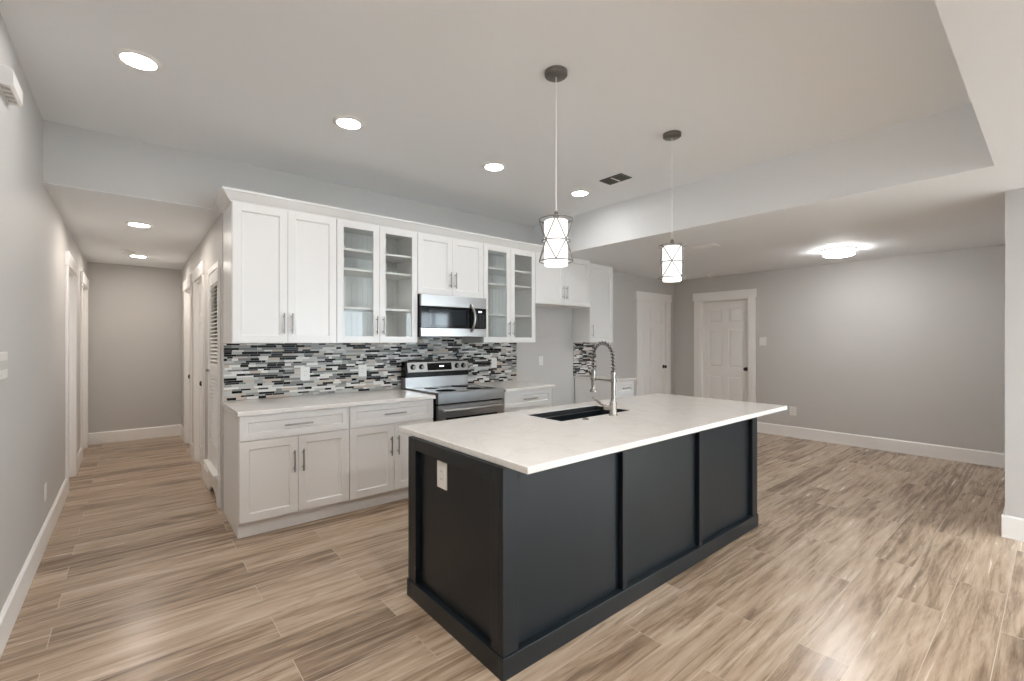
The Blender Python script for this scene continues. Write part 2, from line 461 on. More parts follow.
def door(name, mtx, w, knob_x, recess=0.07, hd=0.13, wall_t=0.12, casing=True, r_leg=CW, leaf=None):
    """local frame: x along the wall 0..w, -y into the room (wall face y=0), z up"""
    root = bpy.data.objects.new(name, None); C.objects.link(root)
    loc = mtx @ Vector((w / 2, 0, 0)); root.location = loc; ORG[root.name] = loc; root['kind'] = 'structure'
    def put(nm, bm, m, parent=root, **kw):
        xform(bm, mtx); return obj(nm, bm, m, parent, **kw)
    bm = N(); j = 0.02
    box(bm, 0, j, 0, wall_t, 0, DH); box(bm, w - j, w, 0, wall_t, 0, DH); box(bm, j, w - j, 0, wall_t, DH - j, DH)
    box(bm, 0, w, wall_t - 0.002, wall_t + 0.01, 0, DH)  # added panel behind the leaf, blocks outside light at the gaps
    put('door_jamb_and_light_block', bm, M_TRIM)
    bm = N()
    box(bm, -CW, 0.006, -0.018, 0, 0, DH); box(bm, w - 0.006, w + r_leg, -0.018, 0, 0, DH)
    put('door_casing', bm, M_TRIM, bevel=0.002)
    bm = N(); e = 0.018
    box(bm, -CW - e, w + min(r_leg + e, r_leg if r_leg < CW else 9), -0.026, 0, DH, DH + hd)
    put('door_header', bm, M_TRIM, bevel=0.002)
    bm = leaf(w - 2 * j - 0.006, DH - j - 0.009) if leaf else six_panel(w - 2 * j - 0.006, DH - j - 0.009)
    bmesh.ops.translate(bm, verts=bm.verts, vec=(j + 0.003, recess, 0.006))
    slab = put('door_panel', bm, M_DOOR)
    if knob_x is not None:
        bm = N()
        lathe(bm, [(0.0, -0.062), (0.016, -0.062), (0.027, -0.052), (0.029, -0.042), (0.022, -0.03), (0.011, -0.024), (0.011, -0.008), (0.031, -0.006), (0.031, 0.0)],
              (knob_x, recess, 0.97), axis=1, seg=18)
        put('door_knob', bm, M_KNOB, slab, smooth=True)
    return root
def frame(o, xdir):   # xdir: direction of local x; local -y points into the room
    x = Vector(xdir); z = Vector((0, 0, 1)); y = z.cross(x)
    return Matrix.Translation(o) @ Matrix(((x.x, y.x, 0, 0), (x.y, y.y, 0, 0), (0, 0, 1, 0), (0, 0, 0, 1)))
door('door_1', frame((DBK[0], YW, 0), (1, 0, 0)), DBK[1] - DBK[0], 0.735, recess=0.02, r_leg=0.10)
door('door_2', frame((RX, DRT[1], 0), (0, -1, 0)), DRT[1] - DRT[0], 0.74, recess=0.07)
door('door_3', frame((LX, L1[0], 0), (0, 1, 0)), L1[1] - L1[0], None, recess=0.085)
door('door_4', frame((LX, L2[0], 0), (0, 1, 0)), L2[1] - L2[0], 0.06, recess=0.05)
door('door_5', frame((HX, R2[1], 0), (0, -1, 0)), R2[1] - R2[0], 0.70, recess=0.03)
door('door_6', frame((HX, R3[1], 0), (0, -1, 0)), R3[1] - R3[0], 0.72, recess=0.03)

# louvred closet door on its low platform in the hall
def louvre():
    y0, y1, z0, z1 = R1[0], R1[1], 0.28, 2.05
    root = bpy.data.objects.new('door_7', None); C.objects.link(root); root.location = (HX, (y0 + y1) / 2, z0); ORG['door_7'] = Vector(root.location)
    root['kind'] = 'structure'
    bm = N()
    box(bm, HX - 0.016, HX, y0 - 0.045, y0, z0, z1 + 0.05); box(bm, HX - 0.016, HX, y1, y1 + 0.05, z0, z1 + 0.05)
    box(bm, HX - 0.016, HX, y0, y1, z1, z1 + 0.05); obj('door_casing', bm, M_TRIM, root)
    bm = N(); s = 0.06; xa, xb = HX - 0.008, HX + 0.028
    box(bm, xa, xb, y0 + 0.004, y0 + s, z0 + 0.006, z1 - 0.004); box(bm, xa, xb, y1 - s, y1 - 0.004, z0 + 0.006, z1 - 0.004)
    for a, b in ((z0 + 0.006, z0 + 0.20), (1.10, 1.19), (z1 - 0.11, z1 - 0.004)): box(bm, xa, xb, y0 + s, y1 - s, a, b)
    fr = obj('door_frame', bm, M_DOOR, root)
    bm = N()
    for a, b in ((z0 + 0.20, 1.10), (1.19, z1 - 0.11)):
        n = int((b - a) / 0.034)
        for k in range(n):
            zc = a + (k + 0.5) * (b - a) / n
            prism(bm, [(xa + 0.002, zc - 0.008), (xa + 0.005, zc - 0.012), (xb - 0.004, zc + 0.005), (xb - 0.007, zc + 0.009)], 1, y0 + s, y1 - s)
    obj('louvre_panel', bm, M_DOOR, fr)
    bm = N(); box(bm, HX + 0.06, HX + 0.07, y0, y1, z0, z1); obj('louvre_shade', bm, M_GAP, root)  # black sheet standing in for the shade between the slats
    bm = N(); lathe(bm, [(0.0, -0.03), (0.012, -0.03), (0.014, -0.02), (0.006, -0.012), (0.006, 0)], (xa, y1 - s / 2, 1.14), axis=0, seg=12); obj('door_knob', bm, M_CHROME, root, smooth=True)
louvre()
bm = N()
box(bm, HX - 0.052, HX + 0.05, R1[0] - 0.06, R1[1] + 0.07, 0.258, 0.28)               # ledge
prism(bm, [(HX, 0.235), (HX - 0.030, 0.250), (HX - 0.030, 0.258), (HX, 0.258)], 1, R1[0] - 0.07, R1[1] + 0.05)
struct('trim_1', bm, M_TRIM, bevel=0.002)
bm = N(); ya, yb = R1[0] - 0.06, R1[1] + 0.06
pts = [(ya, 0.0), (ya + 0.10, 0.0)] + [(ya + 0.10 + (yb - ya - 0.2) * k / 12, 0.085 * math.sin(math.pi * k / 12) ** 0.6) for k in range(1, 12)] + [(yb - 0.10, 0.0), (yb, 0.0), (yb, 0.258), (ya, 0.258)]
prism(bm, pts, 0, HX - 0.014, HX + 0.004); struct('trim_2', bm, M_TRIM)
bm = N(); box(bm, HX + 0.012, HX + 0.03, R1[0], R1[1], 0.0, 0.245); struct('cutout_shade', bm, M_GAP)  # black sheet painting the shade inside the arched cutout

# ------------------------------------------------------------------ cabinets
def pull(bm, p0, p1, out):
    """bar pull from p0 to p1, standing off by 0.03 along out"""
    p0, p1, out = Vector(p0), Vector(p1), Vector(out)
    a = (p1 - p0).normalized(); off = out * 0.032
    tube(bm, [p0 + off, p1 + off], 0.0062, 10)
    L = (p1 - p0).length
    for s in (0.16, 0.84):
        q = p0 + a * L * s; tube(bm, [q, q + off], 0.0048, 8)
def shaker(bm, x0, x1, z0, z1, yf, rail=0.058, th=0.02, panel=True):
    """door or drawer front facing -y with its face at yf"""
    yb = yf + th
    box(bm, x0, x0 + rail, yf, yb, z0, z1); box(bm, x1 - rail, x1, yf, yb, z0, z1)
    box(bm, x0 + rail, x1 - rail, yf, yb, z0, z0 + rail); box(bm, x0 + rail, x1 - rail, yf, yb, z1 - rail, z1)
    xa, xb, za, zb = x0 + rail, x1 - rail, z0 + rail, z1 - rail
    if panel:
        g = 0.007
        # sloping sticking, then the flat panel
        A = [(xa, yf + 0.001, za), (xb, yf + 0.001, za), (xb, yf + 0.001, zb), (xa, yf + 0.001, zb)]
        B = [(xa + g, yf + 0.011, za + g), (xb - g, yf + 0.011, za + g), (xb - g, yf + 0.011, zb - g), (xa + g, yf + 0.011, zb - g)]
        VA = [bm.verts.new(p) for p in A]; VB = [bm.verts.new(p) for p in B]
        for i in range(4): bm.faces.new((VA[i], VA[(i + 1) % 4], VB[(i + 1) % 4], VB[i]))
        bm.faces.new(VB)
def front(parent, name, x0, x1, z0, z1, yf, handle=None, hand_len=0.165, glass=False, hz=None, rail=0.058):
    bm = N(); shaker(bm, x0, x1, z0, z1, yf, rail, panel=not glass)
    d = obj(name, bm, M_CAB, parent, bevel=0.0012)
    if glass:
        bm = N(); box(bm, x0 + rail - 0.004, x1 - rail + 0.004, yf + 0.010, yf + 0.014, z0 + rail - 0.004, z1 - rail + 0.004)
        g = obj('glass_pane', bm, M_GLASS, d); g['label'] = 'clear glass pane'
    if handle is not None:
        bm = N()
        if handle in ('l', 'r'):
            xh = x0 + 0.030 if handle == 'l' else x1 - 0.030
            pull(bm, (xh, yf, hz), (xh, yf, hz + hand_len), (0, -1, 0))
        else:
            xc = (x0 + x1) / 2; pull(bm, (xc - hand_len / 2, yf, hz), (xc + hand_len / 2, yf, hz), (0, -1, 0))
        o = obj('handle', bm, M_PULL, d, smooth=True); o['label'] = 'brushed nickel bar handle'
    return d
UF, UC = 4.02, 4.04      # upper door face, upper carcass face
def upper(label, x0, x1, z0, z1, doors=2, glass=False, single='l', group=None, shelves=(), uf=4.02):
    UC = uf + 0.02
    root = thing('wall_cabinet', label, 'cabinet', ((x0 + x1) / 2, YW, z0), group)
    bm = N(); t = 0.018; yb = YW - 0.002
    if glass:
        box(bm, x0, x0 + t, UC, yb, z0, z1); box(bm, x1 - t, x1, UC, yb, z0, z1)
        box(bm, x0 + t, x1 - t, UC, yb, z0, z0 + t); box(bm, x0 + t, x1 - t, UC, yb, z1 - t, z1)
        obj('body', bm, M_CAB, root)
        bm = N(); box(bm, x0 + t, x1 - t, yb - 0.008, yb, z0 + t, z1 - t)
        n = 14                                   # grooved back panel
        for k in range(n):
            a = x0 + t + (x1 - x0 - 2 * t) * k / n; box(bm, a + 0.002, a + (x1 - x0 - 2 * t) / n - 0.002, yb - 0.011, yb - 0.008, z0 + t, z1 - t)
        obj('back_panel', bm, M_CABIN, root)
        for zs in shelves:
            bm = N(); box(bm, x0 + t, x1 - t, UC + 0.025, yb - 0.011, zs - 0.010, zs + 0.010); obj('shelf', bm, M_CAB, root, bevel=0.001)
    else:
        box(bm, x0, x1, UC, yb, z0, z1); obj('body', bm, M_CAB, root)
    UF = uf; dz0, dz1 = z0 + 0.002, z1 - 0.012
    if doors == 2:
        xm = (x0 + x1) / 2
        front(root, 'door', x0 + 0.003, xm - 0.0015, dz0, dz1, UF, 'r', glass=glass, hz=dz0 + 0.075)
        front(root, 'door', xm + 0.0015, x1 - 0.003, dz0, dz1, UF, 'l', glass=glass, hz=dz0 + 0.075)
    else:
        front(root, 'door', x0 + 0.003, x1 - 0.003, dz0, dz1, UF, single, hz=dz0 + 0.075)
    return root
X = [0.585, 1.370, 2.152, 2.950, 3.722]
ZU0, ZU1 = 1.40, 2.49
SH = (1.715, 2.06, 2.237)
upper('tall white wall cabinet with two solid doors at the hallway end of the run', X[0], X[1], ZU0, ZU1)
upper('glass-fronted white wall cabinet left of the microwave', X[1], X[2], ZU0, ZU1, glass=True, shelves=SH)
upper('short white two-door wall cabinet directly above the microwave', X[2], X[3], 1.882, ZU1)
upper('glass-fronted white wall cabinet right of the microwave, beside the empty fridge space', X[3], X[4], ZU0, ZU1, glass=True, shelves=SH)
upper('short white two-door wall cabinet over the empty fridge space', X[4], 4.715, 1.872, 2.499)
upper('narrow tall one-door white wall cabinet beyond the empty fridge space', 4.835, 5.345, ZU0, 2.499, doors=1, single='l', uf=4.125)

# crown moulding, returning to the wall at the hallway end
bm = N()
prof = [(0.0, 2.478), (0.010, 2.478), (0.014, 2.490), (0.022, 2.496), (0.058, 2.545), (0.066, 2.550), (0.066, 2.566), (0.0, 2.566)]
st = [[bm.verts.new((X[0] - o, YW - 0.001, z)) for o, z in prof], [bm.verts.new((X[0] - o, UC - 0.002 - o, z)) for o, z in prof], [bm.verts.new((TX - 0.001, UC - 0.002 - o, z)) for o, z in prof]]
n = len(prof)
for A, B in zip(st, st[1:]):
    for i in range(n): bm.faces.new((A[i], B[i], B[(i + 1) % n], A[(i + 1) % n]))
bm.faces.new(st[0]); bm.faces.new(st[2][::-1])
tag(obj('crown_moulding', bm, M_CAB), 'white crown moulding along the top of the wall cabinets', 'moulding')

BF, BC, KT = 3.712, 3.732, 3.765     # base door face, carcass face, toe board
def base_cab(label, x0, x1, group=None, doors=2, dl=0.20):
    root = thing('base_cabinet', label, 'cabinet', ((x0 + x1) / 2, BC, 0), group)
    bm = N(); box(bm, x0, x1, BC, YW - 0.02, 0.115, 0.884); obj('body', bm, M_CAB, root)
    bm = N(); box(bm, x0, x1, KT, YW - 0.02, 0.0, 0.115); obj('toe_kick', bm, M_CAB, root)
    front(root, 'drawer', x0 + 0.003, x1 - 0.003, 0.702, 0.880, BF, 'h', hand_len=dl, hz=0.791, rail=0.05)
    if doors == 2:
        xm = (x0 + x1) / 2
        front(root, 'door', x0 + 0.003, xm - 0.0015, 0.118, 0.694, BF, 'r', hz=0.43)
        front(root, 'door', xm + 0.0015, x1 - 0.003, 0.118, 0.694, BF, 'l', hz=0.43)
    else: front(root, 'door', x0 + 0.003, x1 - 0.003, 0.118, 0.694, BF, 'l', hz=0.43)
    return root
base_cab('white base cabinet at the hallway end, one drawer over two doors', 0.585, 1.368)
base_cab('white base cabinet next to the left side of the stove, one drawer over two doors', 1.368, 2.150)
base_cab('white base cabinet between the stove and the empty fridge space', 2.990, 3.690)
base_cab('small white base cabinet beyond the empty fridge space', 4.865, 5.262, doors=1, dl=0.15)
def slab(name, label, x0, x1, y0, y1):
    bm = N(); box(bm, x0, x1, y0, y1, 0.885, 0.917); return tag(obj(name, bm, M_QUARTZ, bevel=0.003), label, 'countertop')
slab('worktop', 'white quartz countertop between the hallway and the stove', 0.570, 2.156, 3.682, YW - 0.011)
slab('worktop', 'short white quartz countertop between the stove and the empty fridge space', 2.984, 3.715, 3.682, YW - 0.011)
slab('worktop', 'small white quartz countertop beyond the empty fridge space', 4.850, 5.285, 3.682, YW - 0.011)

# mosaic backsplash
bm = N()
ya, yb = YW - 0.010, YW - 0.0005
box(bm, 0.590, 2.152, ya, yb, 0.917, 1.399)
box(bm, 2.152, 2.950, ya, yb, 0.90, 1.50)
box(bm, 2.950, 3.780, ya, yb, 0.917, 1.399)
tag(obj('tile_backsplash', bm, M_TILE, org=(0, 0, 0)), 'black, grey and white mosaic strip backsplash behind the stove and counters', 'backsplash')
bm = N(); box(bm, 4.850, 5.345, ya, yb, 0.917, 1.399)
tag(obj('tile_backsplash', bm, M_TILE, org=(0, 0, 0)), 'small patch of mosaic strip backsplash beyond the empty fridge space', 'backsplash')

# ------------------------------------------------------------------ microwave
def microwave():
    x0, x1, yf, z0, z1 = 2.158, 2.944, 3.965, 1.462, 1.878
    root = thing('microwave', 'stainless steel over-the-range microwave with curved handle, above the stove', 'microwave', ((x0 + x1) / 2, YW, z0))
    bm = N(); box(bm, x0, x1, yf + 0.03, YW - 0.012, z0, z1); obj('body', bm, M_BLACK, root)
    bm = N(); box(bm, x0, x1, yf, yf + 0.03, z1 - 0.115, z1); obj('top_panel', bm, M_STEEL, root, bevel=0.003)
    xd = x1 - 0.165
    bm = N(); box(bm, x0, x1, yf, yf + 0.03, z0, z0 + 0.085); obj('bottom_panel', bm, M_STEEL, root, bevel=0.003)
    bm = N(); box(bm, x0, xd - 0.002, yf - 0.004, yf + 0.03, z0 + 0.087, z1 - 0.117)
    dr = obj('door', bm, M_BLKGLASS, root, bevel=0.002)
    bm = N(); box(bm, x0 + 0.09, xd - 0.10, yf - 0.0055, yf - 0.003, z0 + 0.115, z1 - 0.145)
    wn = obj('window', bm, mat('microwave_window', (0.014, 0.020, 0.024), 0.06, spec=0.5), dr); wn['label'] = 'dark grey door window'
    bm = N(); pts = []
    for k in range(15):
        a = k / 14; pts.append((xd - 0.035 + 0.018 * math.sin(math.pi * a), yf - 0.006 - 0.045 * math.sin(math.pi * a) ** 0.7, z0 + 0.055 + a * 0.285))
    tube(bm, pts, 0.013, 12); h = obj('handle', bm, M_STEEL, dr, smooth=True); h['label'] = 'curved steel handle'
    bm = N(); box(bm, xd + 0.002, x1, yf - 0.003, yf + 0.03, z0 + 0.087, z1 - 0.117); cp = obj('control_panel', bm, M_BLKGLASS, root, bevel=0.002)
    bm = N(); box(bm, xd + 0.065, xd + 0.10, yf - 0.0045, yf - 0.002, z1 - 0.158, z1 - 0.145); obj('display', bm, M_DISPLAY, cp)
    mb = mat('button_print', (0.20, 0.20, 0.21), 0.4)
    for r in range(6):
        for c in range(3): bm = N(); box(bm, xd + 0.035 + c * 0.04, xd + 0.055 + c * 0.04, yf - 0.0042, yf - 0.002, z0 + 0.105 + r * 0.024, z0 + 0.110 + r * 0.024); obj('button', bm, mb, cp)
    bm = N()
    for k in range(9): box(bm, x0 + 0.08 + k * 0.072, x0 + 0.13 + k * 0.072, yf + 0.05, yf + 0.11, z0 - 0.003, z0 + 0.001)
    obj('vent_grille', bm, M_VENTDARK, root)
microwave()

# ------------------------------------------------------------------ stove
def stove():
    x0, x1 = 2.178, 2.960
    root = thing('range', 'stainless steel electric range with black glass cooktop between white base cabinets', 'stove', ((x0 + x1) / 2, 4.05, 0))
    bm = N(); box(bm, x0, x1, 3.725, 4.40, 0.03, 0.90)
    for fx in (x0 + 0.05, x1 - 0.05):
        for fy in (3.80, 4.33): lathe(bm, [(0.02, 0.0), (0.02, 0.031)], (fx, fy, 0), seg=10)
    obj('body', bm, M_BLACK, root)
    bm = N(); box(bm, x0 + 0.02, x1 - 0.02, 3.72, 4.325, 0.905, 0.926); ct = obj('cooktop', bm, M_BLKGLASS, root); ct['label'] = 'black glass cooktop'
    for cx, cy, r in ((x0 + 0.22, 3.90, 0.105), (x1 - 0.22, 3.90, 0.085), (x0 + 0.22, 4.18, 0.08), (x1 - 0.22, 4.18, 0.10), ((x0 + x1) / 2, 4.2, 0.055)):
        bm = N(); lathe(bm, [(r - 0.004, 0.0), (r - 0.004, 0.0006), (r, 0.0006), (r, 0.0), (r - 0.004, 0.0)], (cx, cy, 0.926), seg=40); obj('burner_ring', bm, M_BURNER, ct)
    bm = N()
    box(bm, x0, x0 + 0.02, 3.69, 4.33, 0.90, 0.930); box(bm, x1 - 0.02, x1, 3.69, 4.33, 0.90, 0.930)
    box(bm, x0, x1, 3.675, 3.725, 0.828, 0.930)
    obj('front_rim', bm, M_STEEL, root, bevel=0.004)
    # backguard
    bm = N(); prism(bm, [(4.335, 0.926), (4.335, 1.035), (4.43, 1.035), (4.43, 0.926)], 0, x0 + 0.002, x1 - 0.002); obj('lower_backguard', bm, M_STEEL, root)
    bm = N(); prism(bm, [(4.338, 1.032), (4.322, 1.037), (4.321, 1.086), (4.345, 1.195), (4.365, 1.200), (4.43, 1.200), (4.43, 1.035)], 0, x0, x1); obj('backguard_shell', bm, M_BLACK, root, bevel=0.003)
    def face(z): return 4.320 + (z - 1.070) / 0.125 * 0.025
    bm = N(); prism(bm, [(face(1.090) - 0.003, 1.090), (face(1.192) - 0.003, 1.192), (4.42, 1.203), (4.42, 1.1)], 0, x0 + 0.022, x1 - 0.006); cp = obj('control_panel', bm, M_STEEL, root)
    zc = 1.142
    for kx in (x0 + 0.085, x0 + 0.185, x1 - 0.155, x1 - 0.07):
        bm = N(); yk = face(zc) - 0.003
        lathe(bm, [(0.030, 0.0), (0.030, -0.004), (0.023, -0.006), (0.021, -0.026), (0.018, -0.030), (0.0, -0.030)], (kx, yk, zc), axis=1, seg=22)
        k = obj('knob', bm, M_BLACK, cp, smooth=True)
        bm = N(); lathe(bm, [(0.0, -0.0312), (0.0165, -0.0312), (0.018, -0.0295), (0.0, -0.0295)], (kx, yk, zc), axis=1, seg=22); obj('knob_cap', bm, M_DARKMETAL, k)
    bm = N(); prism(bm, [(face(1.105) - 0.0055, 1.105), (face(1.18) - 0.0055, 1.18), (face(1.18), 1.18), (face(1.10), 1.10)], 0, x0 + 0.255, x1 - 0.225); dp = obj('display_panel', bm, M_BLKGLASS, cp)
    bm = N()
    for k in range(3): prism(bm, [(face(1.14) - 0.0065, 1.138), (face(1.15) - 0.0065, 1.150), (face(1.15) - 0.005, 1.150), (face(1.14) - 0.005, 1.138)], 0, x0 + 0.405 + k * 0.018, x0 + 0.419 + k * 0.018)
    obj('clock_digits', bm, M_DISPLAY, dp)
    # oven door
    bm = N(); z0, z1 = 0.225, 0.812; yf = 3.682
    box(bm, x0 + 0.003, x1 - 0.003, yf, 3.725, z0, z1); dr = obj('oven_door', bm, M_STEEL, root, bevel=0.004)
    bm = N(); box(bm, x0 + 0.085, x1 - 0.085, yf - 0.003, yf + 0.01, 0.33, 0.695); wn = obj('oven_window', bm, M_BLKGLASS, dr); wn['label'] = 'black oven window'
    bm = N(); tube(bm, [(x0 + 0.035, yf - 0.050, 0.768), (x1 - 0.035, yf - 0.050, 0.768)], 0.014, 14)
    for sx in (x0 + 0.06, x1 - 0.06): box(bm, sx - 0.015, sx + 0.015, yf - 0.048, yf + 0.002, 0.757, 0.779)
    obj('oven_handle', bm, M_STEEL, dr, smooth=True)
    bm = N(); box(bm, x0 + 0.003, x1 - 0.003, yf, 3.725, 0.055, 0.215); obj('drawer', bm, M_STEEL, root, bevel=0.004)
stove()

# ------------------------------------------------------------------ island
IX0, IX1, IY0, IY1 = 1.186, 3.682, 1.480, 2.326
def island():
    root = thing('kitchen_island', 'large dark slate-coloured kitchen island base with framed panels', 'kitchen island', ((IX0 + IX1) / 2, (IY0 + IY1) / 2, 0))
    d = 0.028
    bm = N()   # four walls leave room for the sink bowl
    t = 0.03
    box(bm, IX0 + d, IX1 - d, IY0 + d, IY0 + d + t, 0, 0.884); box(bm, IX0 + d, IX1 - d, IY1 - d - t, IY1 - d, 0, 0.884)
    box(bm, IX0 + d, IX0 + d + t, IY0 + d + t, IY1 - d - t, 0, 0.884); box(bm, IX1 - d - t, IX1 - d, IY0 + d + t, IY1 - d - t, 0, 0.884)
    box(bm, IX0 + d + t, IX1 - d - t, IY0 + d + t, IY1 - d - t, 0.05, 0.08)
    obj('body_panel', bm, M_ISLAND, root)
    def rail(nm, *b):
        bm = N(); box(bm, *b); obj(nm, bm, M_ISLAND, root, bevel=0.002)
    zb, zt, s = 0.094, 0.884, 0.085
    # corner posts
    for xa in (IX0, IX1 - s):
        rail('corner_stile', xa, xa + s, IY0, IY0 + d + 0.002, zb, zt)
        rail('corner_stile', xa, xa + s, IY1 - d, IY1, zb, zt)
    for xa, xb in ((IX0, IX0 + d), (IX1 - d, IX1)):
        rail('end_stile', xa, xb, IY0 + d + 0.002, IY0 + s, zb, zt); rail('end_stile', xa, xb, IY1 - s, IY1 - d, zb, zt)
        rail('end_rail', xa, xb, IY0 + s, IY1 - s, zt - 0.065, zt)
    for xa in (2.000, 2.805): rail('batten', xa, xa + 0.036, IY0, IY0 + d, zb, zt)
    for xa, xb in ((IX0 + s, 2.0), (2.036, 2.805), (2.841, IX1 - s)): rail('front_rail', xa, xb, IY0, IY0 + d, zt - 0.055, zt)
    e = 0.006
    rail('plinth', IX0 - e, IX1 + e, IY0 - e, IY0 + d, 0, zb); rail('plinth', IX0 - e, IX1 + e, IY1 - d, IY1 + e, 0, zb)
    rail('plinth', IX0 - e, IX0 + d, IY0 + d, IY1 - d, 0, zb); rail('plinth', IX1 - d, IX1 + e, IY0 + d, IY1 - d, 0, zb)
    # doors on the working side
    n = 5; wx = (IX1 - IX0 - 2 * s) / n
    for k in range(n):
        bm = N(); shaker(bm, 0, wx - 0.006, 0.11, 0.86, 0, th=0.018)
        xform(bm, Matrix.Translation((IX0 + s + (k + 1) * wx - 0.003, IY1 + 0.0, 0)) @ Matrix.Rotation(math.pi, 4, 'Z'))
        dr = obj('door', bm, M_ISLAND, root)
        bm = N(); xh = IX0 + s + (k + (0.88 if k % 2 == 0 else 0.12)) * wx; pull(bm, (xh, IY1, 0.62), (xh, IY1, 0.785), (0, 1, 0)); obj('handle', bm, M_PULL, dr, smooth=True)
island()
SK = (2.062, 2.800, 1.988, 2.332)
TOPX0, TOPX1, TOPY0, TOPY1 = 1.2055, 3.905, 1.349, 2.486
def island_top():
    bm = N()
    def loop(x0, x1, y0, y1, z, r=0.0):
        if not r: pts = [(x0, y0), (x1, y0), (x1, y1), (x0, y1)]
        return [bm.verts.new((x, y, z)) for x, y in pts]
    z0, z1 = 0.885, 0.915
    o0, o1 = loop(TOPX0, TOPX1, TOPY0, TOPY1, z0), loop(TOPX0, TOPX1, TOPY0, TOPY1, z1)
    i0, i1 = loop(*SK, z0), loop(*SK, z1)
    for k in range(4):
        q = (k + 1) % 4
        bm.faces.new((o1[k], o1[q], i1[q], i1[k])); bm.faces.new((o0[q], o0[k], i0[k], i0[q]))
        bm.faces.new((o0[k], o0[q], o1[q], o1[k])); bm.faces.new((i0[q], i0[k], i1[k], i1[q]))
    tag(obj('island_worktop', bm, M_QUARTZ, bevel=0.003), 'large white quartz countertop overhanging the dark island', 'countertop')
island_top()
def sink():
    x0, x1, y0, y1 = SK[0] + 0.0055, SK[1] - 0.0055, SK[2] + 0.0055, SK[3] - 0.0055
    root = thing('kitchen_sink', 'black single-bowl sink set into the island countertop', 'sink', ((x0 + x1) / 2, (y0 + y1) / 2, 0.67))
    bm = N(); t = 0.004; zb, zt = 0.67, 0.909
    box(bm, x0 - t, x0, y0, y1, zb, zt); box(bm, x1, x1 + t, y0, y1, zb, zt)
    box(bm, x0 - t, x1 + t, y0 - t, y0, zb, zt); box(bm, x0 - t, x1 + t, y1, y1 + t, zb, zt); box(bm, x0 - t, x1 + t, y0 - t, y1 + t, zb - t, zb)
    obj('bowl', bm, M_SINK, root)
    bm = N(); lathe(bm, [(0.045, 0.0005), (0.045, 0.004), (0.034, 0.003), (0.030, -0.002), (0.0, -0.002)], ((x0 + x1) / 2, (y0 + y1) / 2 + 0.05, zb), seg=24); obj('drain', bm, M_CHROME, root, smooth=True)
sink()
def faucet():
    x, y, z = 2.495, 1.925, 0.915
    root = thing('kitchen_faucet', 'brushed nickel pull-down spring faucet beside the black sink', 'faucet', (x, y, z))
    bm = N(); lathe(bm, [(0.030, 0.0), (0.030, 0.004), (0.025, 0.010), (0.0235, 0.012), (0.0235, 0.085), (0.019, 0.092), (0.0155, 0.10), (0.0155, 0.115)], (x, y, z), seg=24)
    obj('base', bm, M_CHROME, root, smooth=True)
    bm = N(); lathe(bm, [(0.0135, 0.10), (0.0135, 0.272), (0.018, 0.274), (0.018, 0.292), (0.011, 0.296)], (x, y, z), seg=20)
    obj('riser', bm, M_CHROME, root, smooth=True)
    # hose path: up from the riser, over, and down to the spray head
    path = [Vector((x, y, z + 0.29)), Vector((x, y + 0.003, z + 0.36))]
    cy, cz, ry, rz = y + 0.088, z + 0.385, 0.085, 0.105
    for k in range(0, 25):
        a = math.pi * (1 - k / 24); path.append(Vector((x, cy + ry * math.cos(a), cz + rz * math.sin(a))))
    path += [Vector((x, cy + ry, z + 0.34)), Vector((x, cy + ry, z + 0.29))]
    bm = N(); tube(bm, path, 0.0065, 10); obj('hose', bm, M_HOSE, root, smooth=True)
    # spring coil round the hose
    L = [0.0]
    for a, b in zip(path, path[1:]): L.append(L[-1] + (b - a).length)
    def at(s):
        for i in range(len(path) - 1):
            if s <= L[i + 1] or i == len(path) - 2:
                t = (s - L[i]) / (L[i + 1] - L[i]); return path[i].lerp(path[i + 1], t), (path[i + 1] - path[i]).normalized()
    turns, per = 21, 12; coil = []
    for k in range(turns * per + 1):
        p, t = at(L[-1] * k / (turns * per)); nx = Vector((1, 0, 0)); ny = t.cross(nx)
        a = 2 * math.pi * k / per; coil.append(p + 0.0125 * (math.cos(a) * nx + math.sin(a) * ny))
    bm = N(); tube(bm, coil, 0.0034, 6); obj('spring', bm, M_CHROME, root, smooth=True)
    ys = cy + ry
    bm = N(); lathe(bm, [(0.0135, 0.295), (0.0145, 0.285), (0.0145, 0.19), (0.0125, 0.18), (0.014, 0.17), (0.024, 0.155), (0.025, 0.145), (0.0, 0.145)], (x, ys, z), seg=22)
    obj('spray_head', bm, M_CHROME, root, smooth=True)
    bm = N(); tube(bm, [(x, y, z + 0.235), (x, ys, z + 0.235)], 0.0055, 10); lathe(bm, [(0.0165, 0.222), (0.0185, 0.225), (0.0185, 0.245), (0.0165, 0.248)], (x, ys, z), seg=20)
    lathe(bm, [(0.0140, 0.222), (0.018, 0.225), (0.018, 0.245), (0.0140, 0.248)], (x, y, z), seg=20)
    obj('docking_arm', bm, M_CHROME, root, smooth=True)
    bm = N(); d = Vector((-0.45, 0.89, 0)); c = Vector((x, y, z + 0.052))
    tube(bm, [c + d * 0.015, c + d * 0.062], 0.0195, 16); tube(bm, [c + d * 0.050, c + d * 0.075 + Vector((0, 0, 0.018)), c + d * 0.145 + Vector((0, 0, 0.062))], [0.009, 0.0075, 0.006], 10)
    obj('lever', bm, M_CHROME, root, smooth=True)
faucet()
bm = N(); lathe(bm, [(0.022, 0.0), (0.022, 0.004), (0.016, 0.007), (0.014, 0.010), (0.0, 0.011)], (2.225, 1.935, 0.915), seg=18)
tag(obj('counter_button', bm, M_CHROME, smooth=True), 'small round metal button on the island countertop in front of the sink', 'button')

